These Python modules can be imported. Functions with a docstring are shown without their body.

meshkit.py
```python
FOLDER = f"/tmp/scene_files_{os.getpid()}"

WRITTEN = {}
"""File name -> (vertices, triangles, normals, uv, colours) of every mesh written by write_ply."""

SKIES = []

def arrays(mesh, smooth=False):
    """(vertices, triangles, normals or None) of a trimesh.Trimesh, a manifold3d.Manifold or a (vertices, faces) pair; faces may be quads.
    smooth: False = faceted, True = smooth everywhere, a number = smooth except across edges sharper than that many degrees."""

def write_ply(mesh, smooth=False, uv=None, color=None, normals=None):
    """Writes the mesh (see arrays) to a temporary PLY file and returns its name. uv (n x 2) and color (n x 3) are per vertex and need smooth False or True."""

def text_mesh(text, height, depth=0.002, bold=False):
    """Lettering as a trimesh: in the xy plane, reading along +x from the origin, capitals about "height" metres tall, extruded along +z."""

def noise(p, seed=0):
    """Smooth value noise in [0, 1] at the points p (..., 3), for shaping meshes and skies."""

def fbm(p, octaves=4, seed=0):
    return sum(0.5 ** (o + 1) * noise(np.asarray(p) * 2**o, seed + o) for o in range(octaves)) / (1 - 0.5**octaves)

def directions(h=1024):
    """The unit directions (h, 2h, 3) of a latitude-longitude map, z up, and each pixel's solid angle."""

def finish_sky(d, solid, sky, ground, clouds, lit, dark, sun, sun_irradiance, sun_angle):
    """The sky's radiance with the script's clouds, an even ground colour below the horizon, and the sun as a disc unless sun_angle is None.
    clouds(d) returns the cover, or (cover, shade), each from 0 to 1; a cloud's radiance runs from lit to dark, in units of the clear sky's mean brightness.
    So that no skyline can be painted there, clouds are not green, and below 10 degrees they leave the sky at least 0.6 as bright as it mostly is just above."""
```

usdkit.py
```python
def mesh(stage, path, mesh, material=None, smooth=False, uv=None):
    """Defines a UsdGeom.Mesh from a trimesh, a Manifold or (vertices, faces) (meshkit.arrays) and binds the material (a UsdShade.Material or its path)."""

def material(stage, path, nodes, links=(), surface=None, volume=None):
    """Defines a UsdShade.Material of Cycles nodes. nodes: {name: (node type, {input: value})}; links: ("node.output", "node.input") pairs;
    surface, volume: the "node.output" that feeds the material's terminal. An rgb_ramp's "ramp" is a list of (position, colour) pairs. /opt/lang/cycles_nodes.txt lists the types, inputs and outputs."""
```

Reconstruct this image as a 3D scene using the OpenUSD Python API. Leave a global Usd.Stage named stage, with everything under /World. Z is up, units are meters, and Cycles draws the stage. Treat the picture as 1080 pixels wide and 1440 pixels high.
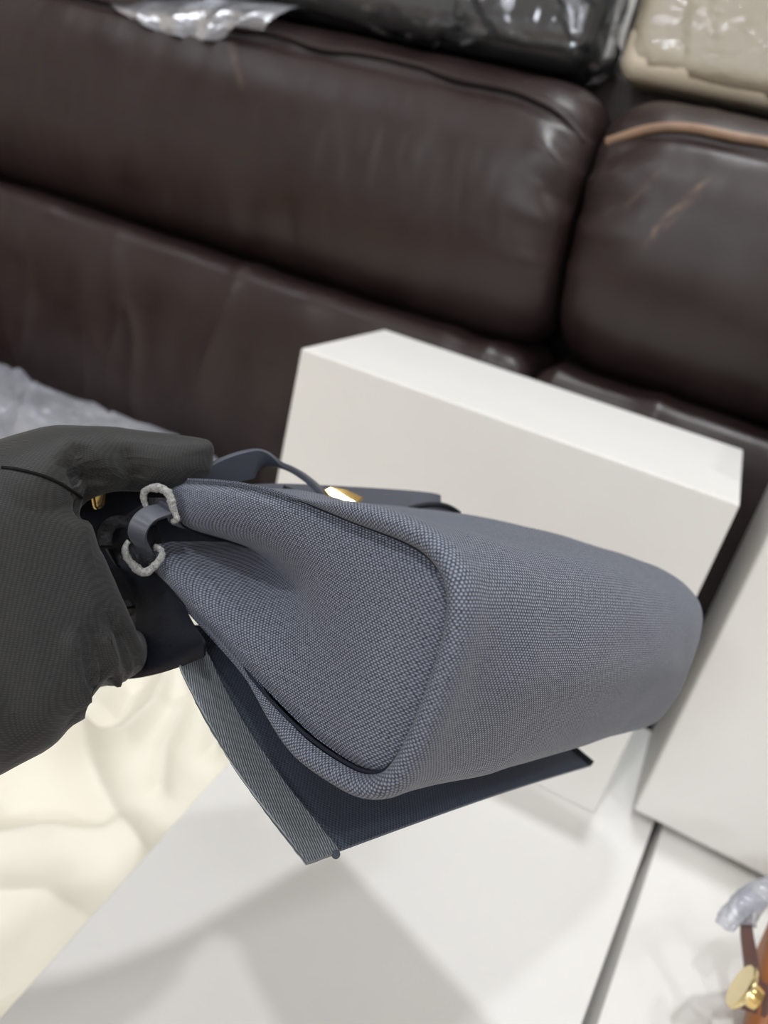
import math
import numpy as np
import trimesh
import manifold3d as m3
from scipy.interpolate import CubicSpline, RBFInterpolator
from pxr import Usd, UsdGeom, UsdLux, UsdShade, Gf, Sdf, Vt
import usdkit
from meshkit import fbm, noise

stage = Usd.Stage.CreateInMemory()
UsdGeom.SetStageUpAxis(stage, UsdGeom.Tokens.z)
UsdGeom.SetStageMetersPerUnit(stage, 1.0)
UsdGeom.Xform.Define(stage, '/World')
UsdGeom.Scope.Define(stage, '/World/Looks')
PI = math.pi

# ------------------------------------------------------------------ camera
FPX = 1080.0
pitch, roll, yaw = .428, .251, .335
CAM = np.array([0, 0, 1.10])
_f = np.array([0, math.cos(pitch), -math.sin(pitch)]); _r = np.array([1., 0, 0]); _u = np.cross(_r, _f)
_c, _s = math.cos(roll), math.sin(roll)
RZ = np.array([[math.cos(yaw), -math.sin(yaw), 0], [math.sin(yaw), math.cos(yaw), 0], [0, 0, 1]])
CR, CU, CF = RZ @ (_c * _r + _s * _u), RZ @ (_c * _u - _s * _r), RZ @ _f
cam = UsdGeom.Camera.Define(stage, '/World/camera')
mt = Gf.Matrix4d()
for i, v in enumerate((CR, CU, -CF, CAM)):
    mt.SetRow(i, Gf.Vec4d(*map(float, v), 1.0 if i == 3 else 0.0))
cam.AddTransformOp().Set(mt)
cam.CreateFocalLengthAttr(27.0)
cam.CreateHorizontalApertureAttr(27.0 * 1080 / FPX)
cam.CreateVerticalApertureAttr(27.0 * 1440 / FPX)
cam.CreateClippingRangeAttr(Gf.Vec2f(.01, 100))
cam.CreateFStopAttr(8.0)
cam.CreateFocusDistanceAttr(.29)
cam.CreateExposureAttr(0.60)

# ------------------------------------------------------------------ lights
def rect_light(name, pos, w, h, power, col=(.945, .99, 1.06)):
    l = UsdLux.RectLight.Define(stage, '/World/' + name)
    l.CreateWidthAttr(w); l.CreateHeightAttr(h); l.CreateIntensityAttr(power); l.CreateColorAttr(Gf.Vec3f(*col))
    l.AddTranslateOp().Set(Gf.Vec3d(*pos))
    return l
CEIL = 2.95
KEY = (.07, .90)
KEY_I, PANEL_I = 500.0, 5.2
key = UsdLux.DiskLight.Define(stage, '/World/downlight_lamp')
key.CreateRadiusAttr(.05); key.CreateIntensityAttr(KEY_I); key.CreateColorAttr(Gf.Vec3f(.94, .975, 1.0))
key.AddTranslateOp().Set(Gf.Vec3d(KEY[0], KEY[1], CEIL - .02))
PANELS = [(-.9, -3.2), (1.1, -3.2), (-1.9, -.1)]
PANEL_K = [4.1, 4.1, .6]
SIDE, SIDE_I = (1.15, .10), 48.0
side = UsdLux.DiskLight.Define(stage, '/World/downlight_lamp_001')
side.CreateRadiusAttr(.10); side.CreateIntensityAttr(SIDE_I); side.CreateColorAttr(Gf.Vec3f(.95, .975, 1.0))
side.AddTranslateOp().Set(Gf.Vec3d(SIDE[0], SIDE[1], CEIL - .02))
for i, (x, y) in enumerate(PANELS):
    rect_light('panel_lamp' + ('_%03d' % i if i else ''), (x, y, CEIL - .035), .9, .6, PANEL_I * PANEL_K[i])

OVER, OVER_I = (-.20, -.50), 300.0
over = UsdLux.DiskLight.Define(stage, '/World/downlight_lamp_002')
over.CreateRadiusAttr(.05); over.CreateIntensityAttr(OVER_I); over.CreateColorAttr(Gf.Vec3f(.95, .975, 1.0))
over.AddTranslateOp().Set(Gf.Vec3d(OVER[0], OVER[1], CEIL - .02))

# ------------------------------------------------------------------ helpers
USED = {}
def fresh(parent, name):
    k = parent + '/' + name
    n = USED.get(k, -1) + 1
    USED[k] = n
    return k if n == 0 else k + '_%03d' % n
def path_of(p):
    return '/World' if p is None else (p if isinstance(p, str) else str(p.GetPath()))
def data(prim, label=None, cat=None, group=None, kind=None):
    for k, v in (('label', label), ('category', cat), ('group', group), ('kind', kind)):
        if v: prim.SetCustomDataByKey(k, v)
    return prim
def thing(name, label, cat, loc=(0, 0, 0), group=None):
    x = UsdGeom.Xform.Define(stage, fresh('/World', name))
    x.AddTranslateOp().Set(Gf.Vec3d(*map(float, loc)))
    LOC[str(x.GetPath())] = np.array(loc, float)
    return data(x.GetPrim(), label, cat, group)
LOC = {}
def origin(p):
    q = path_of(p)
    while q not in LOC and q.count('/') > 1: q = q.rsplit('/', 1)[0]
    return LOC.get(q, np.zeros(3))
def obj(name, mesh, mat, parent=None, smooth=30, uv=None, label=None, cat=None, kind=None, prim=None):
    """mesh in world coordinates -> one Mesh prim under parent (whose base offset is taken off)"""
    if hasattr(mesh, 'to_mesh'):
        mm = mesh.to_mesh(); mesh = (np.array(mm.vert_properties[:, :3], float), np.array(mm.tri_verts))
    if isinstance(mesh, trimesh.Trimesh): mesh = (np.array(mesh.vertices), np.array(mesh.faces))
    v, f = np.asarray(mesh[0], float) - origin(parent), np.asarray(mesh[1])
    m = usdkit.mesh(stage, fresh(path_of(parent), name), (v, f), M[mat] if isinstance(mat, str) else mat, smooth=smooth, uv=uv)
    if prim:
        for k, a in prim.items():
            UsdGeom.PrimvarsAPI(m).CreatePrimvar(k, Sdf.ValueTypeNames.FloatArray, 'vertex').Set(Vt.FloatArray.FromNumpy(np.asarray(a, np.float32)))
    return data(m.GetPrim(), label, cat, None, kind)
def cat_mesh(*ms):
    vs, fs, n = [], [], 0
    for v, f in ms:
        vs.append(v); fs.append(np.asarray(f) + n); n += len(v)
    return np.vstack(vs), np.vstack(fs)
def grid_faces(n, m, flip=False):
    i, j = np.meshgrid(np.arange(n - 1), np.arange(m - 1), indexing='ij')
    a = i * m + j
    q = np.stack([a, a + 1, a + m + 1, a + m], -1).reshape(-1, 4)
    if flip: q = q[:, ::-1]
    return np.vstack([q[:, [0, 1, 2]], q[:, [0, 2, 3]]])
def grid_normals(P):
    du, dv = np.gradient(P, axis=0), np.gradient(P, axis=1)
    n = np.cross(du, dv)
    return n / (np.linalg.norm(n, axis=-1, keepdims=True) + 1e-12)
def shell(P, t, uv=None, flip=False, rim=1.0):
    """a sheet of real thickness from a grid of points; the outer face is P, the inner one lies t behind it"""
    n, m = P.shape[:2]
    N = grid_normals(P) * (-1 if flip else 1)
    Q = P - N * t
    f1 = grid_faces(n, m, flip); f2 = grid_faces(n, m, not flip)
    V = [P.reshape(-1, 3), Q.reshape(-1, 3)]; Fs = [f1, f2 + n * m]
    UV = [] if uv is None else [uv.reshape(-1, 2)] * 2
    k = 2 * n * m
    for a, b, u, fl in ((P[0], Q[0], 0, 0), (P[-1], Q[-1], -1, 1), (P[:, 0], Q[:, 0], 2, 1), (P[:, -1], Q[:, -1], 3, 0)):
        g = np.stack([a, b]); L = len(a)
        V.append(g.reshape(-1, 3)); Fs.append(grid_faces(2, L, bool(fl) ^ flip) + k); k += 2 * L
        if uv is not None:
            e = {0: uv[0], -1: uv[-1], 2: uv[:, 0], 3: uv[:, -1]}[u]
            UV.append(np.vstack([e * [1, rim], e * [1, rim] + [0.0008, .0008]]))
    return (np.vstack(V), np.vstack(Fs)), (None if uv is None else np.vstack(UV))
def spline(pts, n, closed=False):
    p = np.asarray(pts, float)
    if closed: p = np.vstack([p, p[:1]])
    t = np.r_[0, np.cumsum(np.sqrt(np.linalg.norm(np.diff(p, axis=0), axis=1) + 1e-12))]
    cs = CubicSpline(t, p, bc_type='periodic' if closed else 'natural')
    q = cs(np.linspace(0, t[-1], 8 * n))
    L = np.r_[0, np.cumsum(np.linalg.norm(np.diff(q, axis=0), axis=1))]
    s = np.linspace(0, L[-1], n + (1 if closed else 0))
    r = np.stack([np.interp(s, L, q[:, k]) for k in range(q.shape[1])], 1)
    return r[:-1] if closed else r
def frames(p, closed=False):
    t = (np.roll(p, -1, 0) - np.roll(p, 1, 0)) if closed else np.gradient(p, axis=0)
    t /= np.linalg.norm(t, axis=1, keepdims=True) + 1e-12
    a = np.cross(t[0], [0, 0, 1.0]); a = a if np.linalg.norm(a) > .1 else np.cross(t[0], [1.0, 0, 0])
    A = []
    for k in range(len(p)):
        a = a - t[k] * (a @ t[k]); a /= np.linalg.norm(a); A.append(a.copy())
    A = np.array(A)
    return t, A, np.cross(t, A)
def tube(p, r, sides=12, closed=False, caps=True):
    p = np.asarray(p, float); n = len(p)
    t, a, b = frames(p, closed)
    r = np.broadcast_to(r, (n,))[:, None, None]
    g = np.arange(sides) * 2 * PI / sides
    V = p[:, None] + r * (np.cos(g)[None, :, None] * a[:, None] + np.sin(g)[None, :, None] * b[:, None])
    i, j = np.meshgrid(np.arange(n if closed else n - 1), np.arange(sides), indexing='ij')
    i2, j2 = (i + 1) % n, (j + 1) % sides
    q = np.stack([i * sides + j, i * sides + j2, i2 * sides + j2, i2 * sides + j], -1).reshape(-1, 4)
    F = np.vstack([q[:, [0, 1, 2]], q[:, [0, 2, 3]]])
    V = V.reshape(-1, 3)
    if caps and not closed:
        k = len(V); V = np.vstack([V, p[:1], p[-1:]])
        F = np.vstack([F, [[k, (j + 1) % sides, j] for j in range(sides)], [[k + 1, (n - 1) * sides + j, (n - 1) * sides + (j + 1) % sides] for j in range(sides)]])
    return V, F
def ribbon(p, wdir, width, thick, bev=.15):
    """a strap: path p, wdir the direction across it, a rounded rectangular section"""
    p = np.asarray(p, float); n = len(p)
    wdir = np.broadcast_to(np.asarray(wdir, float), (n, 3)); width = np.broadcast_to(width, (n,))
    t = np.gradient(p, axis=0); t /= np.linalg.norm(t, axis=1, keepdims=True)
    w = wdir - t * (wdir * t).sum(1, keepdims=True); w /= np.linalg.norm(w, axis=1, keepdims=True)
    nn = np.cross(t, w)
    b = bev * thick
    sec = []
    for sx, sy in ((1, 1), (-1, 1), (-1, -1), (1, -1)):
        for k in range(3):
            a = {(1, 1): 0, (-1, 1): 90, (-1, -1): 180, (1, -1): 270}[(sx, sy)] + k * 45
            sec.append((sx, sy, b * math.cos(math.radians(a)) - sx * b, b * math.sin(math.radians(a)) - sy * b))
    V = np.stack([p + w * ((sx * width / 2 + ox)[:, None]) + nn * (sy * thick / 2 + oy) for sx, sy, ox, oy in sec], 1)
    S = len(sec)
    i, j = np.meshgrid(np.arange(n - 1), np.arange(S), indexing='ij'); j2 = (j + 1) % S
    q = np.stack([i * S + j, i * S + j2, (i + 1) * S + j2, (i + 1) * S + j], -1).reshape(-1, 4)
    F = [q[:, [0, 1, 2]], q[:, [0, 2, 3]]]
    F.append(np.array([[0, j + 1, j] for j in range(1, S - 1)])); o = (n - 1) * S
    F.append(np.array([[o, o + j, o + j + 1] for j in range(1, S - 1)]))
    return V.reshape(-1, 3), np.vstack(F)
def rbox(x0, x1, y0, y1, z0, z1, r=.0015, seg=8):
    s = m3.Manifold.sphere(r, seg * 2)
    return m3.Manifold.batch_hull([s.translate((x, y, z)) for x in (x0 + r, x1 - r) for y in (y0 + r, y1 - r) for z in (z0 + r, z1 - r)])
def hull_pts(pts, r, seg=12):
    s = m3.Manifold.sphere(r, seg)
    return m3.Manifold.batch_hull([s.translate(tuple(map(float, p))) for p in pts])
def to_vf(m):
    mm = m.to_mesh(); return np.array(mm.vert_properties[:, :3], float), np.array(mm.tri_verts)
def ray(px, py): return (px - 540) / FPX * CR - (py - 720) / FPX * CU + CF
def at(px, py, d): return CAM + ray(px, py) * d
def on_z(px, py, z): q = ray(px, py); return CAM + q * ((z - CAM[2]) / q[2])
def on_y(px, py, y): q = ray(px, py); return CAM + q * (y / q[1])
def sm(x, a, b):
    t = np.clip((np.asarray(x, float) - a) / (b - a), 0, 1); return t * t * (3 - 2 * t)

# ------------------------------------------------------------------ materials
M = {}
def mat(name, nodes, links, surface='p.BSDF'):
    M[name] = usdkit.material(stage, '/World/Looks/' + name, nodes, links, surface=surface)
def plain(name, col, rough=.5, spec=.5, metal=0, bump=0, bscale=200, var=0, vscale=20, sheen=0, sss=0):
    n = {'p': ('principled_bsdf', {'base_color': col, 'roughness': rough, 'metallic': metal, 'specular_ior_level': spec, 'sheen_weight': sheen, 'sheen_roughness': .4}),
         'tc': ('texture_coordinate', {})}
    l = []
    if bump:
        n['nb'] = ('noise_texture', {'scale': bscale, 'detail': 3}); n['b'] = ('bump', {'strength': bump, 'distance': .001})
        l += [('tc.object', 'nb.vector'), ('nb.fac', 'b.height'), ('b.normal', 'p.normal')]
    if var:
        n['nv'] = ('noise_texture', {'scale': vscale, 'detail': 4})
        n['rv'] = ('rgb_ramp', {'ramp': [(.3, [c * (1 - var) for c in col]), (.7, [min(1, c * (1 + var)) for c in col])]})
        l += [('tc.object', 'nv.vector'), ('nv.fac', 'rv.fac'), ('rv.color', 'p.base_color')]
    mat(name, n, l)

def canvas(name, hi, mid, lo, pitch_, strength=.9, rough=.75, contrast=(.25, .8), spec=.25):
    """plain weave: a chequer of rounded thread crossings over uv in metres"""
    k = PI / pitch_
    n = {'uv': ('uvmap', {'attribute': 'st'}),
         'w1': ('noise_texture', {'scale': 90.0, 'detail': 2}), 'wm': ('vector_math', {'math_type': 'multiply_add', 'vector2': (.0007, .0007, 0), 'vector3': (0, 0, 0)}),
         'wa': ('vector_math', {'math_type': 'add'}),
         's': ('separate_xyz', {}),
         'ku': ('math', {'math_type': 'multiply', 'value2': k}), 'kv': ('math', {'math_type': 'multiply', 'value2': k}),
         'cu': ('math', {'math_type': 'cosine'}), 'cv': ('math', {'math_type': 'cosine'}),
         'cc': ('math', {'math_type': 'multiply'}),
         'kv2': ('math', {'math_type': 'multiply', 'value2': 2 * k}), 'cv2': ('math', {'math_type': 'cosine'}),
         'm2': ('math', {'math_type': 'multiply', 'value2': .16}),
         'm1': ('math', {'math_type': 'multiply_add', 'value2': .36, 'value3': .5}),
         'h': ('math', {'math_type': 'add'}),
         'nz': ('noise_texture', {'scale': 700.0, 'detail': 2}), 'hz': ('math', {'math_type': 'multiply_add', 'value2': .5, 'value3': -.25}), 'hh': ('math', {'math_type': 'add'}),
         'r': ('rgb_ramp', {'ramp': [(contrast[0], lo), ((contrast[0] + contrast[1]) / 2, mid), (contrast[1], hi)]}),
         'b': ('bump', {'strength': strength, 'distance': pitch_ * .45}),
         'p': ('principled_bsdf', {'roughness': rough, 'specular_ior_level': spec, 'sheen_weight': .12, 'sheen_roughness': .5})}
    l = [('uv.UV', 'w1.vector'), ('w1.color', 'wm.vector1'), ('wm.vector', 'wa.vector1'), ('uv.UV', 'wa.vector2'), ('wa.vector', 's.vector'),
         ('s.x', 'ku.value1'), ('s.y', 'kv.value1'), ('ku.value', 'cu.value1'), ('kv.value', 'cv.value1'),
         ('cu.value', 'cc.value1'), ('cv.value', 'cc.value2'), ('s.y', 'kv2.value1'), ('kv2.value', 'cv2.value1'), ('cv2.value', 'm2.value1'),
         ('cc.value', 'm1.value1'), ('m1.value', 'h.value1'), ('m2.value', 'h.value2'),
         ('uv.UV', 'nz.vector'), ('nz.fac', 'hz.value1'), ('h.value', 'hh.value1'), ('hz.value', 'hh.value2'),
         ('hh.value', 'r.fac'), ('hh.value', 'b.height'), ('b.normal', 'p.normal'), ('r.color', 'p.base_color')]
    mat(name, n, l)
canvas('navy_canvas', (.275, .305, .38), (.122, .140, .184), (.011, .014, .024), .00084, strength=1.0, contrast=(.18, .80), spec=.35, rough=.6)
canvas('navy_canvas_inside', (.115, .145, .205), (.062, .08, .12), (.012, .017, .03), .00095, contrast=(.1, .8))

def twill(name, hi, lo, pitch_):
    n = {'uv': ('uvmap', {'attribute': 'st'}), 'mp': ('mapping', {'scale': (1, .32, 1)}),
         'wv': ('wave_texture', {'wave_type': 'bands', 'bands_direction': 'diagonal', 'scale': .6283 / pitch_, 'distortion': .5, 'detail': 1}),
         'nz': ('noise_texture', {'scale': 900.0, 'detail': 2}), 'mx': ('mix', {'fac': .35}),
         'r': ('rgb_ramp', {'ramp': [(.25, lo), (.75, hi)]}), 'b': ('bump', {'strength': .8, 'distance': .0004}),
         'p': ('principled_bsdf', {'roughness': .8, 'specular_ior_level': .2, 'sheen_weight': .2})}
    l = [('uv.UV', 'mp.vector'), ('mp.vector', 'wv.vector'), ('uv.UV', 'nz.vector'), ('wv.color', 'mx.color1'), ('nz.color', 'mx.color2'), ('mx.color', 'r.fac'), ('r.color', 'p.base_color'),
         ('mx.color', 'b.height'), ('b.normal', 'p.normal')]
    mat(name, n, l)
twill('twill_tape', (.28, .31, .335), (.06, .07, .085), .0011)
def knit(name, hi, lo, scale):
    n = {'tc': ('texture_coordinate', {}), 'mp': ('mapping', {'rotation': (.4, .5, .9)}),
         'wv': ('wave_texture', {'wave_type': 'bands', 'bands_direction': 'x', 'scale': scale, 'distortion': 1.2, 'detail': 2, 'detail_scale': 3.0}),
         'nz': ('noise_texture', {'scale': 1200.0, 'detail': 2}), 'mx': ('mix', {'fac': .5}),
         'r': ('rgb_ramp', {'ramp': [(.3, lo), (.72, hi)]}), 'b': ('bump', {'strength': .6, 'distance': .0003}),
         'sp': ('noise_texture', {'scale': 260.0, 'detail': 0}), 'sr': ('rgb_ramp', {'ramp': [(.80, (0, 0, 0)), (.84, (1, 1, 1))]}),
         'cm': ('mix', {'color2': (.22, .22, .21)}),
         'p': ('principled_bsdf', {'roughness': .85, 'specular_ior_level': .15, 'sheen_weight': .25, 'sheen_roughness': .35, 'sheen_tint': (.5, .5, .5)})}
    l = [('tc.object', 'mp.vector'), ('mp.vector', 'wv.vector'), ('tc.object', 'nz.vector'), ('wv.color', 'mx.color1'), ('nz.color', 'mx.color2'), ('mx.color', 'r.fac'),
         ('tc.object', 'sp.vector'), ('sp.fac', 'sr.fac'), ('sr.color', 'cm.fac'), ('r.color', 'cm.color1'), ('cm.color', 'p.base_color'), ('mx.color', 'b.height'), ('b.normal', 'p.normal')]
    mat(name, n, l)
canvas('black_knit', (.036, .036, .036), (.024, .024, .024), (.011, .011, .011), .00062, strength=.25, rough=.6, contrast=(.1, .95), spec=.35)

def leather(name, col, col2, rough, worn=None, bump=.25, bscale=420.0, spec=.5):
    n = {'tc': ('texture_coordinate', {}), 'vo': ('voronoi_texture', {'scale': bscale, 'feature': 'distance_to_edge'}), 'nz': ('noise_texture', {'scale': 14.0, 'detail': 5}),
         'r': ('rgb_ramp', {'ramp': [(.3, col), (.7, col2)]}), 'b': ('bump', {'strength': bump, 'distance': .0006}),
         'rr': ('map_range', {'from_min': .3, 'from_max': .7, 'to_min': rough - .06, 'to_max': rough + .08}),
         'p': ('principled_bsdf', {'specular_ior_level': spec})}
    l = [('tc.object', 'vo.vector'), ('tc.object', 'nz.vector'), ('nz.fac', 'r.fac'), ('nz.fac', 'rr.value'), ('rr.result', 'p.roughness'), ('vo.distance', 'b.height'), ('b.normal', 'p.normal')]
    if worn:
        n['at'] = ('attribute', {'attribute': 'wear'}); n['wx'] = ('mix', {'color2': worn})
        l += [('at.fac', 'wx.fac'), ('r.color', 'wx.color1'), ('wx.color', 'p.base_color')]
    else: l += [('r.color', 'p.base_color')]
    mat(name, n, l)
leather('brown_leather', (.023, .0135, .0128), (.030, .0190, .0178), .38, worn=(.30, .19, .125), spec=.42)
leather('navy_leather', (.070, .076, .095), (.083, .090, .112), .42, bump=.08, bscale=900.0, spec=.4)
leather('tan_leather', (.30, .105, .03), (.36, .135, .042), .45, bump=.1)
leather('dark_tan_leather', (.085, .035, .027), (.11, .05, .04), .4, bump=.1)
leather('black_leather', (.010, .011, .013), (.018, .020, .024), .38)
leather('cream_leather', (.74, .67, .52), (.78, .71, .57), .45, bump=.1)
plain('strap_edge', (.012, .016, .018), .6, .3, bump=.5, bscale=1500)
plain('white_thread', (.38, .38, .365), .9, .1, bump=1, bscale=1800, var=.35, vscale=700, sheen=.3)
plain('dark_lining', (.006, .0075, .014), .55, .3, bump=.2, bscale=600)
plain('fuzzy_lining', (.05, .05, .055), .9, .1, bump=1, bscale=900, var=.5, vscale=300)
plain('gold', (.83, .60, .25), .16, .5, metal=1)
plain('pale_gold', (.80, .66, .36), .22, .5, metal=1)
plain('box_paper', (.81, .795, .765), .62, .3, bump=.03, bscale=900, var=.015, vscale=9)
plain('cream_cotton', (.87, .83, .71), .55, .3, bump=.15, bscale=700, sheen=.1)
plain('white_wall', (.80, .78, .74), .9, .2, bump=.05, bscale=60)
plain('ceiling_paint', (.85, .84, .82), .9, .2)
plain('wood_floor', (.33, .22, .13), .5, .4, var=.25, vscale=4)
plain('black_plastic', (.01, .01, .01), .5, .5)
plain('lamp_trim', (.8, .8, .78), .4, .5)
plain('thread_dark', (.006, .006, .006), .8, .2)
plain('seam_thread', (.016, .019, .03), .8, .2)
plain('sleeve_cloth', (.02, .02, .022), .9, .1, bump=.4, bscale=900, sheen=.3)
mat('lamp_glow', {'e': ('emission', {'color': (1, .95, .87), 'strength': 6.0})}, [], 'e.emission')
def film(name, tint, gloss, haze, hazecol, rough=.08, ior=1.5):
    n = {'t': ('transparent_bsdf', {'color': tint}), 'g': ('glossy_bsdf', {'color': (.95, .96, 1), 'roughness': rough}), 'd': ('diffuse_bsdf', {'color': hazecol}),
         'fr': ('fresnel', {'IOR': ior}), 'fm': ('math', {'math_type': 'multiply_add', 'value2': gloss, 'value3': .02, 'use_clamp': True}),
         'm1': ('mix_closure', {'fac': haze}), 'm2': ('mix_closure', {}),
         'tc': ('texture_coordinate', {}), 'nz': ('noise_texture', {'scale': 45.0, 'detail': 4, 'distortion': .6}), 'b': ('bump', {'strength': .6, 'distance': .004})}
    l = [('t.BSDF', 'm1.closure1'), ('d.BSDF', 'm1.closure2'), ('fr.fac', 'fm.value1'), ('fm.value', 'm2.fac'), ('m1.closure', 'm2.closure1'), ('g.BSDF', 'm2.closure2'),
         ('tc.object', 'nz.vector'), ('nz.fac', 'b.height'), ('b.normal', 'g.normal'), ('b.normal', 'fr.normal')]
    mat(name, n, l, 'm2.closure')
film('clear_film', (.96, .97, .98), 1.2, .025, (.70, .75, .82))
film('milky_film', (.9, .9, .92), .7, .28, (.66, .69, .76), rough=.22)

# ------------------------------------------------------------------ room
def struct(name, mesh, m, parent=None, **k):
    return obj(name, mesh, m, parent, kind='structure' if parent is None else None, **k)
X0, X1, Y0, Y1 = -3.2, 3.2, -4.2, 1.42
struct('floor', rbox(X0, X1, Y0, Y1, -.06, 0, .002, 4), 'wood_floor')
struct('ceiling', rbox(X0, X1, Y0, Y1, CEIL, CEIL + .06, .002, 4), 'ceiling_paint')
struct('wall_back', rbox(X0 - .08, X1 + .08, Y1, Y1 + .08, -.06, CEIL + .06, .002, 4), 'white_wall')
struct('wall_front', rbox(X0 - .08, X1 + .08, Y0 - .08, Y0, -.06, CEIL + .06, .002, 4), 'white_wall')
struct('wall_left', rbox(X0 - .08, X0, Y0, Y1, -.06, CEIL + .06, .002, 4), 'white_wall')
struct('wall_right', rbox(X1, X1 + .08, Y0, Y1, -.06, CEIL + .06, .002, 4), 'white_wall')
struct('baseboard_back', rbox(X0, X1, Y1 - .015, Y1, 0, .09, .003, 4), 'lamp_trim')
for i, (x, y) in enumerate(PANELS):
    t = thing('ceiling_panel', 'flat white ceiling light panel above the room', 'ceiling light', (x, y, CEIL), group='ceiling light panels')
    fr = rbox(x - .48, x + .48, y - .33, y + .33, CEIL - .03, CEIL, .003, 4) - rbox(x - .45, x + .45, y - .30, y + .30, CEIL - .05, CEIL - .012, .002, 4)
    obj('frame', fr, 'lamp_trim', t)
for (x, y), r, lab in ((KEY, .056, 'small round ceiling downlight straight above the sofa'), (SIDE, .106, 'wider round ceiling downlight to the right of the sofa'), (OVER, .056, 'small round ceiling downlight in front of the sofa, above the photographer')):
    t = thing('downlight', lab, 'ceiling light', (x, y, CEIL))
    obj('trim_ring', m3.Manifold.cylinder(.03, r + .02, r + .015, 48).translate((x, y, CEIL - .03)) - m3.Manifold.cylinder(.06, r, r, 48).translate((x, y, CEIL - .05)), 'lamp_trim', t)

# ------------------------------------------------------------------ sofa
SEAT = .45
sofa = thing('sofa', 'dark brown leather sofa with high cushioned backrest', 'sofa', (-.15, .95, 0))
def shear(P):
    P[..., 0] += -.10 * (P[..., 2] - .93)
    return P
def cushion(x0, x1, prof, n=150, m=140, R=.06, inset=.05, pow_=2.3, ctr=None, bump=None):
    pr = spline(prof, m, closed=True)
    c = np.array(ctr if ctr is not None else pr.mean(0))
    s = np.r_[np.linspace(0, 1, 26)[:-1] ** 1.6 * R, np.linspace(R, x1 - x0 - R, n), (x1 - x0) - np.linspace(1, 0, 26)[1:] ** 1.6 * R]
    e = np.minimum(s, x1 - x0 - s); tt = np.clip(1 - e / R, 0, 1)
    k = np.clip(1 - tt ** pow_, 0, 1) ** (1 / pow_)
    P = np.zeros((len(s), m, 3))
    d = pr - c; L = np.linalg.norm(d, axis=1)
    dd = d / L[:, None]
    for i in range(len(s)):
        r = np.maximum(L - inset * (1 - k[i]), L * .02)
        P[i, :, 1:] = c + dd * r[:, None]
        P[i, :, 0] = x0 + s[i]
    n0 = np.zeros_like(P); n0[..., 1:] = dd
    if bump is not None: P += n0 * bump(P)[..., None]
    V = np.vstack([P.reshape(-1, 3), [[x0, *c]], [[x1, *c]]])
    nn = len(s)
    i, j = np.meshgrid(np.arange(nn - 1), np.arange(m), indexing='ij'); j2 = (j + 1) % m
    q = np.stack([i * m + j, i * m + j2, (i + 1) * m + j2, (i + 1) * m + j], -1).reshape(-1, 4)
    F = [q[:, [0, 1, 2]], q[:, [0, 2, 3]]]
    k0 = nn * m
    F.append(np.array([[k0, (j + 1) % m, j] for j in range(m)])); o = (nn - 1) * m
    F.append(np.array([[k0 + 1, o + j, o + (j + 1) % m] for j in range(m)]))
    F = np.vstack(F)
    tm = trimesh.Trimesh(V, F, process=False)
    if tm.volume < 0: F = F[:, ::-1]
    return V, F, P
XS = -.165
up_prof = [(.985, .925), (.90, .935), (.862, .97), (.844, 1.03), (.846, 1.085), (.858, 1.137), (.884, 1.180), (.915, 1.205), (.98, 1.215), (1.04, 1.195), (1.06, 1.10), (1.05, .98)]
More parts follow.
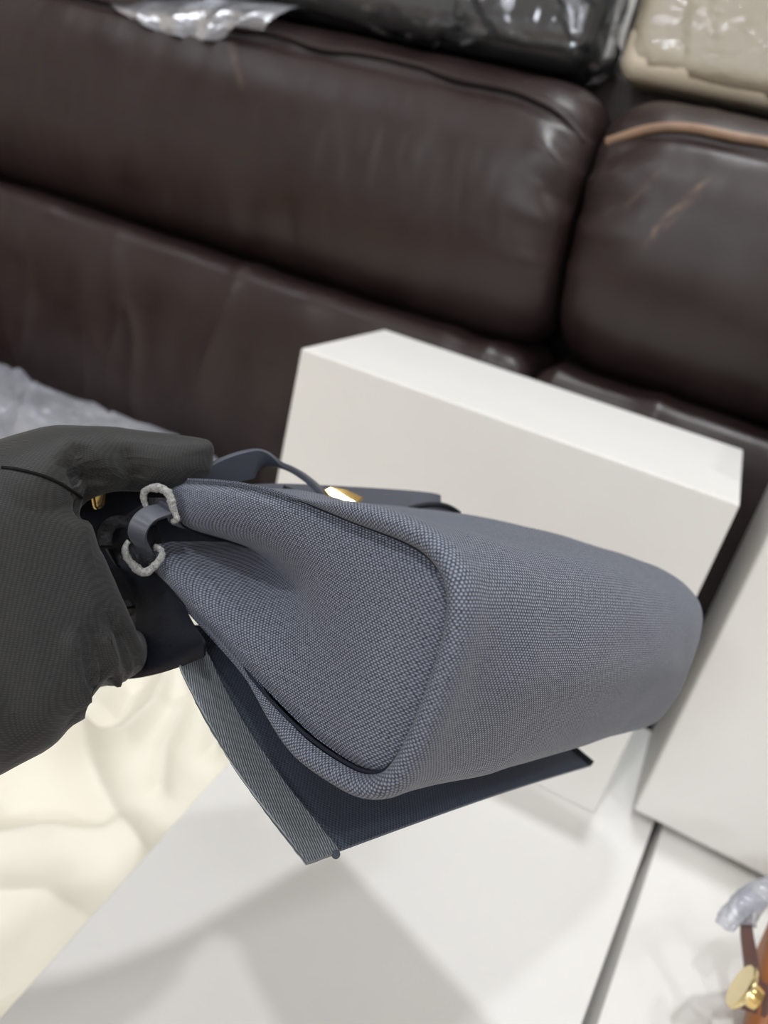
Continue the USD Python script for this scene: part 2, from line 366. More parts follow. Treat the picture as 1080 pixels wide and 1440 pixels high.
def up_bump(right):
    def b(P):
        x, y, z = P[..., 0], P[..., 1], P[..., 2]
        e = (x - XS) if right else (XS - x)
        h = .006 * (fbm(P * [6, 6, 9], 3, 3) - .5) + .0035 * (fbm(np.stack([x * 34, y * 8, z * 7], -1), 3, 5) - .5)
        # puckers running out from the joint between the two cushions
        for zz, amp, sl in ((1.125, .006, .5), (1.10, -.006, .35), (1.075, .004, .1), (1.145, -.005, .7), (1.03, .003, -.1)):
            h += amp * np.exp(-((z - zz - sl * (e - .02)) / .009) ** 2) * np.exp(-(e / .05) ** 2)
        # the seam groove under the top panel
        h -= .006 * np.exp(-((z - 1.183 + .02 * np.exp(-e / .05)) / .005) ** 2) * (y < .93)
        return h
    return b
leftc = cushion(-1.45, XS - .003, up_prof, n=260, bump=up_bump(False), R=.075, inset=.045, ctr=(.96, 1.07))
rightc = cushion(XS + .003, 1.25, up_prof, n=260, bump=up_bump(True), R=.075, inset=.045, ctr=(.96, 1.07))
def seg_dist(p, a, b):
    ab = b - a; t = np.clip(((p - a) @ ab) / (ab @ ab), 0, 1)
    return np.linalg.norm(p - a - t[:, None] * ab, axis=1), t
def scuff(V, segs):
    """worn strokes in the finish: pixel-measured once, then fixed points on the leather"""
    w = np.zeros(len(V))
    for pts, wd, amp in segs:
        for a, b in zip(pts[:-1], pts[1:]):
            d, _ = seg_dist(V[:, [0, 2]], a, b)
            w = np.maximum(w, amp * np.exp(-(d / wd) ** 2) * (V[:, 1] < .96))
    return w
def xz(px, py, y=.85):
    p = on_y(px, py, y); return np.array([p[0] + .10 * (p[2] - .93), p[2]])
for nm, (V, F, P), sc in (('backrest_cushion', leftc, [([xz(305, 55), xz(338, 120)], .0018, .25)]),
                          ('backrest_cushion', rightc, [([xz(910, 345), xz(925, 318), xz(950, 293), xz(990, 255)], .0016, .4), ([xz(878, 292), xz(900, 270), xz(925, 240)], .0016, .15), ([xz(938, 318), xz(985, 268)], .0016, .2)])):
    w = scuff(V, sc) * (.6 + .8 * noise(V * 160, 4))
    obj(nm, (shear(V.copy()), F), 'brown_leather', sofa, smooth=True, prim={'wear': np.clip(w, 0, 1)})
def surf_line(P, zq, xs, off=.001):
    """points along x on a cushion's front where its profile passes height zq"""
    out = []
    for x in xs:
        i = np.argmin(np.abs(P[:, 0, 0] - x)); row = P[i]
        front = row[(row[:, 1] < .955)]
        j = np.argmin(np.abs(front[:, 2] - (zq(x) if callable(zq) else zq)))
        out.append(front[j] + [0, -off * .6, off])
    return np.array(out)
zq = lambda e: 1.189 - .045 * math.exp(-e / .035)
lx = np.linspace(-1.3, XS - .010, 110); rx = np.linspace(XS + .012, 1.1, 110)
def smooth_line(p):
    for _ in range(4): p[1:-1] = (p[:-2] + 2 * p[1:-1] + p[2:]) / 4
    return shear(p)
pl_ = smooth_line(surf_line(leftc[2], lambda x: zq(XS - x), lx)); pr_ = smooth_line(surf_line(rightc[2], lambda x: zq(x - XS), rx))
v, f = tube(pl_, .0035, 10); obj('welt', (v, f), 'brown_leather', sofa, smooth=True, prim={'wear': np.zeros(len(v))})
for q_ in (pl_, pr_):
    obj('seam', tube(q_ + [0, -.0008, -.0042], .0016, 8), 'thread_dark', sofa, smooth=True)
v, f = tube(pr_, .0050, 10); obj('welt', (v, f), 'brown_leather', sofa, smooth=True, prim={'wear': np.clip(.55 + .8 * noise(v * 110, 9), 0, 1.3)}, label='leather welt worn through to tan')
lum_prof = [(1.0, .920), (.92, .930), (.868, .934), (.836, .929), (.822, .900), (.821, .84), (.828, .75), (.845, .65), (.87, .55), (.89, .455), (1.0, .455), (1.02, .7)]
def lum_bump(P):
    x, y, z = P[..., 0], P[..., 1], P[..., 2]
    w = x + .05 * (fbm(P * [5, 5, 5], 2, 8) - .5) + .18 * (z - .8) * (noise(np.stack([x * 5, 0 * x, 0 * x], -1), 4) - .5)
    r = 1 - np.abs(2 * fbm(np.stack([w * 12, y * 2, z * 3.2], -1), 2, 12) - 1)
    fade = sm(z, .55, .7) * (1 - .5 * sm(z, .89, .93))
    return (.011 * (r ** 4 - .35) + .004 * (fbm(P * 22, 3, 2) - .5)) * fade
for x0, x1 in ((-1.45, XS - .002), (XS + .002, 1.25)):
    V, F, P = cushion(x0, x1, lum_prof, n=300, bump=lum_bump, R=.04, inset=.03)
    obj('lumbar_cushion', (V, F), 'brown_leather', sofa, smooth=True, prim={'wear': np.zeros(len(V))})
for x0, x1 in ((-1.45, XS - .002), (XS + .002, 1.25)):
    v, f = to_vf(rbox(x0, x1, .06, .97, .27, SEAT, .03, 10))
    obj('seat_cushion', (v, f), 'brown_leather', sofa, smooth=40, prim={'wear': np.zeros(len(v))})
v, f = to_vf(rbox(-1.47, 1.27, 1.060, 1.16, .05, 1.262, .03, 8)); obj('back_frame', (v, f), 'brown_leather', sofa, smooth=40, prim={'wear': np.zeros(len(v))})
v, f = to_vf(rbox(-1.45, 1.25, .08, 1.06, .06, .272, .02, 8)); obj('base_frame', (v, f), 'brown_leather', sofa, smooth=40, prim={'wear': np.zeros(len(v))})
for x0, x1 in ((-1.70, -1.46), (1.26, 1.50)):
    v, f = to_vf(rbox(x0, x1, .06, 1.12, .05, .66, .06, 12)); obj('armrest', (v, f), 'brown_leather', sofa, smooth=40, prim={'wear': np.zeros(len(v))})
for x in (-1.58, 1.38):
    for y in (.14, 1.05): obj('foot', m3.Manifold.cylinder(.055, .025, .03, 20).translate((x, y, 0)), 'black_plastic', sofa)

# ------------------------------------------------------------------ boxes
ZB = .588
BOXX0, BOXX1 = -.245, .108
# the flat box everything stands on: lid over base, near-edges as seen
def quad_prism(c, z0, z1, r=.0018):
    return hull_pts([(x, y, z) for x, y in c for z in (z0 + r, z1 - r)], r)
cB = [(-.226, .165), (.066, .165), (.131, .80), (-.262, .80)]
t = thing('gift_box', 'large flat white box with its lid on, lying under the upright box and the bag', 'box', (-.07, .48, SEAT))
def shr(c, k):
    m = np.mean(c, 0); return [tuple(m + (np.array(p) - m) * (1 - k / np.linalg.norm(np.array(p) - m))) for p in c]
obj('base', quad_prism(shr(cB, .005), SEAT, ZB - .004), 'box_paper', t)
obj('lid', quad_prism(cB, ZB - .055, ZB), 'box_paper', t)
cD = [(.080, .165), (.60, .14), (.62, .79), (.142, .80)]
t = thing('gift_box', 'flat white box on the right, under the leaning box and tan leather bag', 'box', (.36, .5, SEAT))
obj('base', quad_prism(shr(cD, -.002), SEAT, ZB - .058), 'box_paper', t)
flare = [(x - (.008 if k in (0, 3) else -.004), y) for k, (x, y) in enumerate(cD)]
obj('lid', hull_pts([(x, y, ZB - .0018) for x, y in cD] + [(x, y, ZB - .055) for x, y in flare], .0018), 'box_paper', t)
# upright boxes
ax0, ax1, ay0, ay1, az1 = -.337, .063, .626, .812, .921
t = thing('gift_box', 'upright white box at centre behind the navy bag, against the sofa', 'box', (-.137, .72, ZB))
obj('body', rbox(ax0, ax1, ay0, ay1, ZB, az1 - .0, .0022), 'box_paper', t)
t = thing('gift_box', 'tall white box cut off by the right edge, beside the upright white box', 'box', (.35, .74, ZB))
bx = to_vf(rbox(0, .46, -.158, 0, 0, .43, .004))
lean, a = math.radians(3.2), math.radians(-1)
RX = np.array([[1, 0, 0], [0, math.cos(lean), -math.sin(lean)], [0, math.sin(lean), math.cos(lean)]])
RX = RX.T                                                  # leans back on its rear bottom edge
R5 = np.array([[math.cos(a), -math.sin(a), 0], [math.sin(a), math.cos(a), 0], [0, 0, 1]])
zf = .158 * math.sin(lean)
p0 = on_z(890, 1140, ZB + zf)
obj('body', (bx[0] @ RX.T @ R5.T + [p0[0] - .158 * math.sin(a) * math.cos(lean), p0[1] + .158 * math.cos(lean) * math.cos(a), ZB], bx[1]), 'box_paper', t)

# ------------------------------------------------------------------ the navy canvas bag
SB = .90
BO = np.array([.022, .019, .28]); BD = np.array([-.272, .959, .076]); BH = np.array([-.735, -.258, .627]); BW = np.array([.621, .115, .775])
def c2w(P):
    P = np.asarray(P, float); return CAM + P[..., :1] * CR - P[..., 1:2] * CU + P[..., 2:3] * CF
def bw(d, h=None, w=None):
    q = np.asarray(d, float) if h is None else np.stack(np.broadcast_arrays(np.asarray(d, float), h, w), -1)
    return c2w((BO + q[..., :1] * BD + q[..., 1:2] * BH + q[..., 2:3] * BW) * SB)
def pl(px, py, w=0.0):
    q = np.array([(px - 540) / FPX, (py - 720) / FPX, 1]); s = np.linalg.solve(np.stack([BD, BH, -q], 1), -(BO + w * BW)); return np.array([s[0], s[1], w])
def bat(px, py, d): return at(px, py, d * SB)
front = np.array([(.0085, .1680), (-.0010, .1183), (-.0030, .080), (-.0026, .0466), (-.0024, .0236), (-.0002, .0085), (.0054, -.0016)])
base = np.array([(.0132, -.0064), (.0261, -.0083), (.0425, -.0079), (.0598, -.0063), (.0728, -.0034), (.0808, .0007)])
back = np.array([(.0851, .0076), (.0867, .0165), (.0869, .0347), (.0844, .0553), (.0776, .087), (.0674, .1296), (.0585, .1678)])
NS = 200
outline = spline(np.vstack([front, base, back]), NS)      # the seam between gusset and body, in (d, h)
bag = thing('canvas_handbag', 'small navy woven canvas handbag held sideways by the gloved hand, base towards the camera', 'handbag', bw(.045, 0, .14))
# gusset: a Coons patch inside the seam, folded inwards at the opening
nf, nb, nbs = 60, 60, 60
i1 = np.argmin(np.linalg.norm(outline - [.0045, -.0006], axis=1)); i2 = np.argmin(np.linalg.norm(outline - [.083, .003], axis=1))
res = lambda p, n: np.stack([np.interp(np.linspace(0, 1, n), np.linspace(0, 1, len(p)), p[:, k]) for k in range(2)], 1)
GU, GV = 110, 130                                         # u front->back, v opening->base
cf, cb, cbase = res(outline[:i1 + 1], GV), res(outline[i2:][::-1], GV), res(outline[i1:i2 + 1], GU)
copen = res(np.array([front[0], back[-1]]), GU)
u = np.linspace(0, 1, GU)[:, None, None]; vv = np.linspace(0, 1, GV)[None, :, None]
G = (1 - u) * cf[None] + u * cb[None] + (1 - vv) * copen[:, None] + vv * cbase[:, None] - ((1 - u) * (1 - vv) * cf[0] + u * (1 - vv) * cb[0] + (1 - u) * vv * cf[-1] + u * vv * cb[-1])
U_, V_ = u[..., 0] + 0 * vv[..., 0], vv[..., 0] + 0 * u[..., 0]
cx = .56 - .08 * V_
wid = .055 + .40 * V_ ** 1.0
amp = .055 * (1 - sm(V_, -.15, .92))
side = np.where(U_ < cx, (cx - U_) / wid, (U_ - cx) / wid)
fold = amp * np.exp(-np.abs(side) ** 1.7)
edge = np.minimum(np.minimum(U_ * 6, (1 - U_) * 6), (1 - V_) * 7); edge = np.clip(edge, 0, 1)
bulge = -.0045 * np.sin(PI * np.clip(U_, 0, 1)) * sm(V_, .25, .8) * edge
rim = .0035 * (1 - sm(edge, 0, .55))
flange = -.004 * np.exp(-((U_ - .2) / .14) ** 2) * (1 - V_) - .005 * np.exp(-((U_ - .82) / .13) ** 2) * (1 - sm(V_, 0, .75))
wob = .0022 * (fbm(np.stack([U_ * 4, V_ * 5, 0 * U_], -1), 2, 21) - .5) * edge
GW = fold + bulge + rim + flange + wob
G3 = np.concatenate([G, GW[..., None]], -1)
GP = bw(G3)
guv = np.stack([G[..., 1] * SB, G[..., 0] * SB], -1)
(gm, guv2) = shell(GP, .0011, guv, flip=False)
def facing(mesh_pts, nrm): return ((CAM - mesh_pts) * nrm).sum(-1).mean() > 0
flip = not facing(GP, grid_normals(GP))
gm, guv2 = shell(GP, .0011, guv, flip=flip)
obj('gusset', gm, 'navy_canvas', bag, smooth=True, uv=guv2)
# far gusset, the same panel at the other end
FW = .284
G4 = G3.copy(); G4[..., 2] = FW - GW * .55
gm, guv3 = shell(bw(G4), .0011, guv, flip=not flip)
obj('gusset', gm, 'navy_canvas', bag, smooth=True, uv=guv3)
# body: the seam outline swept along the bag, rolling out over the piping at both ends
ot = np.gradient(outline, axis=0); ot /= np.linalg.norm(ot, axis=1, keepdims=True)
on = np.stack([ot[:, 1], -ot[:, 0]], 1)                    # outward in (d, h)
if ((outline - outline.mean(0)) * on).sum() < 0: on = -on
s01 = np.linspace(0, 1, NS)
basew = np.exp(-((s01 - .5) / .16) ** 2); basec = np.exp(-((s01 - .49) / .055) ** 2)
prof = [(-.0005, .0006), (-.0036, .0018), (-.0052, .0044), (-.0048, .0072), (-.0020, .0092), (.0025, .0100), (.0075, .0098), (.014, .0094), (.03, .0092), (.06, .0090), (.10, .0090), (.15, .0090), (.20, .0092), (.24, .0094), (.265, .0094), (.278, .0084), (.286, .0062), (.289, .0030), (.286, .0005)]
pw = spline(np.array(prof), 170)
BP = np.zeros((NS, len(pw), 3))
ctr = np.array([.043, .02])
for j, (w, o) in enumerate(pw):
    k = np.clip(w / FW, 0, 1)
    sc_ = 1 + .02 * math.sin(PI * k)
    ln = outline.copy()
    # the far end is a little shallower at the front; panels bow slightly between the ends
    bow = .006 * math.sin(PI * k) * (1 - basew) + (-.001 * math.sin(PI * k)) * basew + (.0085 * math.sin(PI * k) ** .7) * basec * sm(w, .01, .05)
    frontw = sm(outline[:, 1], .0, .05) * (outline[:, 0] < .045)
    bow = bow - .0100 * frontw * math.exp(-((w - .085) / .05) ** 2)
    shift = np.stack([.002 * k * np.ones(NS), .0 * np.ones(NS)], 1)
    rollk0 = 1 - sm(outline[:, 1], .035, .10)
    rollk = .03 + .97 * rollk0
    rollk = rollk + (1 - rollk) * .55 * sm(w, .01, .06)
    BP[:, j, :2] = ln + on * (o * rollk + bow * (.4 + .6 * (1 - sm(outline[:, 1], .08, .15))))[:, None] + shift
    BP[:, j, 2] = w + .0065 * (1 - rollk0) * (1 - sm(w, .0, .03))
n_ = fbm(np.stack([BP[..., 0] * 25, BP[..., 1] * 25, BP[..., 2] * 14], -1), 3, 31) - .5
amt = sm(BP[..., 2], .015, .06) * .004
BP[..., :2] += on[:, None] * (n_ * amt)[..., None]
BPw = bw(BP)
arc_s = np.r_[0, np.cumsum(np.linalg.norm(np.diff(outline, axis=0), axis=1))]
arc_w = np.r_[0, np.cumsum(np.linalg.norm(np.diff(pw, axis=0), axis=1))]
buv = np.stack(np.meshgrid(arc_s, arc_w, indexing='ij')[::-1], -1) * SB
fl = not (((BPw - bw(np.array([.043, .04, .14]))) * grid_normals(BPw)).sum(-1).mean() > 0)
bm, buv2 = shell(BPw, .0011, buv, flip=fl)
obj('body_panel', bm, 'navy_canvas', bag, smooth=True, uv=buv2)
# the sunken seam between gusset and body
tk = 1 - sm(outline[:, 1], .05, .13)
sp = np.concatenate([outline + on * .0002, (.0012 + .0040 * (1 - tk))[:, None]], 1)
pp = bw(sp); v, f = tube(pp, .0004 + .0004 * tk, 10)
puv = np.stack([np.repeat(arc_s, 10), np.tile(np.arange(10) * .0011, NS)], 1); puv = np.vstack([puv, puv[:1], puv[-1:]])
obj('seam_stitching', (v, f), 'seam_thread', bag, smooth=True)

# lining sewn across inside the opening
ci, wi = np.meshgrid(np.linspace(0, 1, 40), np.linspace(0, 1, 60), indexing='ij')
w0 = .0005 + .90 * .055 * np.exp(-(np.abs(ci - .555) / .085) ** 1.7)
wi = w0 + (.279 - w0) * wi
fo, bo = np.array([.0105, .150]), np.array([.0600, .152])
CLp = np.stack([fo[0] + (bo[0] - fo[0]) * ci, .158 + 0 * ci, wi], -1)
CLw = bw(CLp)
obj('inner_lining', shell(CLw, .001)[0], 'dark_lining', bag, smooth=True)

# flap hanging behind, seen from its inside; twill tape along its near edge, hem at the far one
al, Lf, wf = .439, .160, .264
def fl_pt(t, w, off=0.0):
    """t 0..1 from opening to free edge, w along the bag"""
    k = w / wf
    curl = .010 * np.sin(PI * t) - .004 * np.sin(PI * np.clip(k, 0, 1)) * t - off
    d = .060 + t * Lf * math.sin(al) + curl * math.cos(al); h = .165 - t * Lf * math.cos(al) + curl * math.sin(al)
    return bw(d, h, w)
T_, Wg = np.meshgrid(np.linspace(.17, 1, 80), np.linspace(-.003, wf, 110), indexing='ij')
sag = .0
FP = fl_pt(T_, Wg)
fuv = np.stack([T_ * Lf * SB, Wg * SB], -1)
ff = not facing(FP, grid_normals(FP))
fm_, fuv2 = shell(FP, .0014, fuv, flip=ff)
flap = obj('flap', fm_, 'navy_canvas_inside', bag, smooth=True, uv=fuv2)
T2, W2 = np.meshgrid(np.linspace(.262, 1.008, 120), np.linspace(-.006, .0125, 16), indexing='ij')
edge_w = np.exp(-((T2 - 1) / .03) ** 2) * .0012
TP = fl_pt(T2, W2, .0016 + .0004 * noise(np.stack([T2 * 60, W2 * 800, 0 * T2], -1), 3))
tuv = np.stack([W2 * SB, T2 * Lf * SB], -1)
tm_, tuv2 = shell(TP, .0015, tuv, flip=ff, rim=.06)
obj('binding_tape', tm_, 'twill_tape', flap, smooth=True, uv=tuv2, label='grey blue twill tape edge')
v, f = tube(np.array([fl_pt(t, wf + .0005, .001) for t in np.linspace(.28, 1.0, 60)]), .0021, 10); obj('hem', (v, f), 'strap_edge', flap, smooth=True)
rngn = np.random.default_rng(5)
kn = fl_pt(1.012, .010, .001); obj('thread_knot', trimesh.creation.icosphere(3, .0016).apply_translation(kn), 'twill_tape', flap, smooth=True, uv=None)

# lining and rim at the opening, seen behind the eyelets
lin = [[(150, 745), (160, 735), (215, 700)], [(165, 790), (182, 792), (228, 765)], [(190, 850), (220, 842), (259, 850)], [(185, 905), (228, 900), (280, 890)], [(180, 955), (228, 946), (287, 924)]]
dp = [.385, .388, .392, .388, .384]
dq = [.400, .392, .374, .352, .350]
LP = np.array([[bat(x, y, d + (e - d) * k / 2) for k, (x, y) in enumerate(r)] for r, d, e in zip(lin, dp, dq)])
def refine(P, n, m):
    a = np.stack([CubicSpline(np.linspace(0, 1, P.shape[0]), P[:, j])(np.linspace(0, 1, n)) for j in range(P.shape[1])], 1)
    return np.stack([CubicSpline(np.linspace(0, 1, P.shape[1]), a[i])(np.linspace(0, 1, m)) for i in range(n)], 0)
LPr = refine(LP, 50, 30)
TBp = np.array([[bat(*q) for q in r] for r in [[(118, 700, .405), (180, 684, .412), (290, 697, .43)], [(110, 745, .415), (180, 735, .420), (318, 742, .44)], [(118, 800, .413), (190, 790, .416), (300, 790, .435)], [(140, 860, .405), (205, 850, .405), (268, 850, .41)]]])
TBr = refine(TBp, 40, 30)
obj('top_band', shell(TBr, .004, flip=not facing(TBr, grid_normals(TBr)))[0], 'dark_lining', bag, smooth=True)
obj('lining', shell(LPr, .0014, flip=not facing(LPr, grid_normals(LPr)))[0], 'dark_lining', bag, smooth=True)
rimp = np.array([bat(x, y, d) for x, y, d in [(147, 770, .379), (150, 745, .381), (164, 734, .384), (190, 735, .386), (220, 730, .39)]])
obj('opening_rim', tube(spline(rimp, 40), np.linspace(.0035, .0025, 40), 12), 'fuzzy_lining', bag, smooth=True)

# eyelets: buttonhole-stitched rings in the gusset corners, and the leather strap looped through them
def eyelet(pix, dep, r=.0017, dark=None):
    p = spline(np.array([bat(x, y, d) for (x, y), d in zip(pix, dep)]), 90)
    t, a, b = frames(p)
    ph = np.arange(90)
    v, f = tube(p, r * (.72 + .42 * np.sin(PI * ph / 89) ** 2) * (1 + .3 * (noise(np.stack([ph * .3, ph * 0, ph * 0], -1), 3) - .5)), 12)
    v = v + (noise(v * 3000, 5)[:, None] - .5) * .0004
    return obj('eyelet', (v, f), 'white_thread', bag, smooth=True, label='pale grey stitched eyelet')
eyelet([(207, 716), (202, 700), (205, 690), (220, 686), (235, 692), (241, 705), (246, 722), (249, 731), (242, 733)], [.372, .371, .370, .369, .369, .369, .370, .370, .371])
eyelet([(181, 761), (176, 770), (179, 784), (190, 797), (203, 805), (214, 799), (225, 787), (227, 775), (217, 768)], [.372, .371, .370, .369, .368, .368, .369, .370, .371])
for q, dd_ in (([(208, 700), (236, 700), (240, 724), (214, 722)], .376), ([(184, 770), (216, 775), (218, 792), (196, 792)], .375)):
    g = np.array([[bat(*q[0], dd_), bat(*q[1], dd_)], [bat(*q[3], dd_), bat(*q[2], dd_)]])
    g = np.stack([np.linspace(g[0, k], g[1, k], 10) for k in range(2)], 1); g = np.stack([np.linspace(g[i, 0], g[i, 1], 10) for i in range(10)], 0)
    obj('eyelet_lining', shell(g, .001, flip=not facing(g, grid_normals(g)))[0], 'fuzzy_lining', bag, smooth=True)
lp = spline(np.array([bat(x, y, d) for x, y, d in [(236, 712, .376), (228, 718, .368), (210, 724, .361), (197, 737, .357), (193, 752, .358), (199, 767, .364), (207, 780, .374)]]), 40)
wd = bat(232, 738, .366) - bat(197, 718, .366)
obj('eyelet_strap', ribbon(lp, wd, .0092 * SB, .0022 * SB, .3), 'navy_leather', bag, smooth=35)
# drawstring strap arching over the front panel, tab and gold buckle on the front
dp_ = spline(np.array([bat(x, y, d) for x, y, d in [(268, 706, .40), (288, 683, .40), (322, 662, .405), (360, 652, .415), (395, 655, .428), (425, 669, .437), (450, 690, .441), (468, 712, .443)]]), 60)
tw = sm(np.linspace(0, 1, 60), .40, .62)[:, None]
wds = (1 - tw) * (bw(0, 0, 1) - bw(0, 0, 0))[None] + tw * (CF + .12 * CR)[None]
v, f = ribbon(dp_, wds, np.linspace(.0215, .0120, 60) * SB, .0030 * SB, .25)
obj('drawstring', (v, f), 'navy_leather', bag, smooth=35)
def sheet(rows, thick, mt_, name, label=None, n=40, m=20):
    P = refine(np.array([[bat(*q) for q in r] for r in rows]), n, m)
    return obj(name, shell(P, thick, flip=not facing(P, grid_normals(P)))[0], mt_, bag, smooth=35, label=label)
sheet([[(300, 686, .445), (300, 705, .43)], [(380, 680, .46), (380, 712, .44)], [(450, 682, .475), (450, 716, .45)], [(540, 687, .505), (530, 726, .47)], [(600, 692, .525), (590, 736, .49)], [(620, 697, .535), (622, 742, .50)]], .0026, 'navy_leather', 'closure_tab')
sheet([[(552, 722, .475), (545, 740, .465)], [(590, 712, .482), (588, 745, .475)], (q3 := [(620, 710, .490), (620, 752, .485)]), [(646, 722, .500), (648, 756, .495)]], .0022, 'navy_leather', 'closure_tab')
obj('tab_edge', tube(spline(np.array([bat(x, y, d) for x, y, d in [(545, 727, .47), (580, 714, .479), (612, 709, .486), (632, 713, .492), (646, 722, .498)]]), 40), .0014, 8), 'strap_edge', bag, smooth=True)
obj('tab_edge', tube(spline(np.array([bat(x, y, d) for x, y, d in [(632, 728, .488), (648, 728, .492), (664, 729, .496)]]), 20), .0013, 8), 'strap_edge', bag, smooth=True)
obj('tab_end', ribbon(np.array([bat(x, y, d) for x, y, d in [(401, 688, .425), (420, 694, .43), (440, 697, .435), (462, 705, .44)]]), bw(0, 0, 1) - bw(0, 0, 0), .006, .0022), 'strap_edge', bag)
bk = hull_pts([bat(x, y, d) for x, y, d in [(458, 690, .440), (464, 687, .442), (486, 691, .446), (508, 701, .450), (470, 704, .438), (500, 708, .442)]], .0011, 16)
obj('buckle', bk, 'gold', bag, label='gold metal buckle')

# ------------------------------------------------------------------ gloved hand
SH = .90
def hp(x, y, d): return at(x, y, d * SH)
def chain(js):
    bs = []
    for (a, ra), (b, rb) in zip(js[:-1], js[1:]):
        bs.append(m3.Manifold.batch_hull([m3.Manifold.sphere(ra, 28).translate(tuple(a)), m3.Manifold.sphere(rb, 28).translate(tuple(b))]))
    return bs
def J(*q): return [(hp(x, y, d), r * SH) for x, y, d, r in q]
parts = []
parts += chain(J((10, 705, .340, .027), (85, 655, .355, .0190), (150, 645, .372, .0158), (225, 650, .386, .0148), (268, 648, .394, .0118)))       # thumb
parts += chain(J((225, 648, .386, .0145), (283, 634, .392, .0065)))
parts += [m3.Manifold.batch_hull([m3.Manifold.sphere(r * SH, 28).translate(tuple(hp(x, y, d))) for x, y, d, r in
          [(-10, 735, .335, .027), (78, 765, .345, .0175), (98, 860, .345, .0180), (100, 925, .345, .0185), (22, 982, .33, .026), (-70, 1010, .32, .031), (-120, 900, .32, .034), (-120, 800, .32, .034)]])]
parts += [m3.Manifold.batch_hull([m3.Manifold.sphere(r * SH, 28).translate(tuple(hp(x, y, d))) for x, y, d, r in
          [(-120, 880, .32, .036), (-60, 770, .33, .03), (-300, 990, .31, .036), (-300, 1060, .31, .036), (-60, 995, .32, .033)]])]
parts += chain(J((92, 800, .348, .0175), (132, 870, .352, .0150), (158, 922, .362, .0142), (188, 915, .392, .0105), (205, 880, .415, .009)))      # index, curled under
parts += chain(J((60, 880, .36, .018), (105, 935, .372, .0140), (150, 930, .398, .012), (190, 890, .425, .0095), (200, 850, .44, .0085)))         # middle
parts += chain(J((30, 900, .37, .018), (80, 940, .39, .013), (125, 915, .42, .0115), (165, 870, .445, .009), (175, 835, .455, .008)))              # ring
parts += chain(J((0, 900, .37, .017), (50, 930, .40, .012), (95, 900, .43, .0105), (130, 860, .452, .0085), (140, 830, .46, .0075)))               # little
hand = m3.Manifold.batch_boolean(parts, m3.OpType.Add)
hand = hand.refine_to_length(.0035)
v, f = to_vf(hand)
tm = trimesh.Trimesh(v, f, process=True)
trimesh.smoothing.filter_taubin(tm, .5, .53, 26)
v = np.array(tm.vertices); nrm = np.array(tm.vertex_normals)
def crease(v, a, b, amp, wdt, sl=None):
    d, t = seg_dist(v, a, b)
    return amp * np.exp(-(d / wdt) ** 2)
hb = .0012 * (fbm(v * 70, 3, 41) - .5)
for (a, b, am, wdt) in [((100, 625, .33), (133, 705, .345), -.0035, .004), ((116, 640, .33), (150, 690, .35), -.002, .003), ((150, 655, .345), (160, 690, .355), -.0018, .003), ((215, 650, .36), (200, 680, .365), -.0012, .003),
                        ((110, 800, .31), (128, 960, .33), -.0020, .004), ((130, 860, .32), (135, 985, .34), -.0022, .0035), ((150, 880, .33), (155, 980, .345), -.002, .003), ((165, 870, .34), (182, 965, .36), -.002, .003),
                        ((122, 860, .32), (127, 985, .33), .0012, .003), ((142, 880, .32), (147, 985, .34), .0022, .003), ((112, 640, .345), (128, 700, .355), -.0022, .0045),
                        ((185, 640, .36), (190, 690, .37), -.0018, .004), ((160, 900, .34), (170, 975, .355), .002, .003), ((105, 900, .325), (100, 1000, .335), .0018, .004), ((178, 890, .35), (195, 960, .37), -.002, .003)]:
    A, B = hp(*a), hp(*b); mid = (CAM - A) / np.linalg.norm(CAM - A)
    # distance to the crease's sheet, seen along the local surface normal
    ab = B - A; t_ = np.clip(((v - A) @ ab) / (ab @ ab), 0, 1); q = v - A - t_[:, None] * ab
    q = q - nrm * (q * nrm).sum(1, keepdims=True) * .85
    hb += 1.5 * am * np.exp(-(np.linalg.norm(q, axis=1) / (.8 * wdt)) ** 2)
v = v + nrm * hb[:, None]
hand_t = thing('gloved_hand', 'hand in a black knit glove gripping the navy bag by its top, at the left', 'hand', hp(-40, 850, .34))
# (glove and hand are one surface; only its sleeve and stitched seam are separate)
hc = v - hp(-40, 850, .34)
huv = np.stack([(hc @ CR + hc @ CU) * .7071, (hc @ CU - hc @ CR) * .7071 + .5 * hc @ CF], 1)
obj('glove', (v, np.array(tm.faces)), 'black_knit', hand_t, smooth=True, uv=huv)
glove_tree = trimesh.Trimesh(v, tm.faces, process=False)
def on_hand(px, py):
    q = ray(px, py); q = q / np.linalg.norm(q)
    loc, _, _ = glove_tree.ray.intersects_location([CAM], [q])
    return None if len(loc) == 0 else loc[np.argmin(np.linalg.norm(loc - CAM, axis=1))]
sl = [on_hand(x, y) for x, y in [(2, 657), (25, 660), (50, 666), (75, 675), (98, 688), (115, 700), (126, 711)]]
sl = np.array([s for s in sl if s is not None])
if len(sl) > 3: obj('glove_seam', tube(spline(sl, 60) + (CAM - sl[2]) / np.linalg.norm(CAM - sl[2]) * .0002, .0007, 8), 'thread_dark', hand_t, smooth=True)
slv = spline(np.array([hp(-270, 985, .31), hp(-420, 1050, .29), hp(-620, 1150, .26), hp(-900, 1300, .24)]), 50)
obj('sleeve', tube(slv, np.linspace(.043, .055, 50) * SH, 28), 'sleeve_cloth', hand_t, smooth=True)
cl = hull_pts([bat(x, y, d) for x, y, d in [(134, 696, .392), (143, 693, .394), (142, 708, .395), (137, 711, .393)]], .002, 12)
obj('clasp', cl, 'gold', bag, label='gold metal clasp glimpsed between thumb and palm')

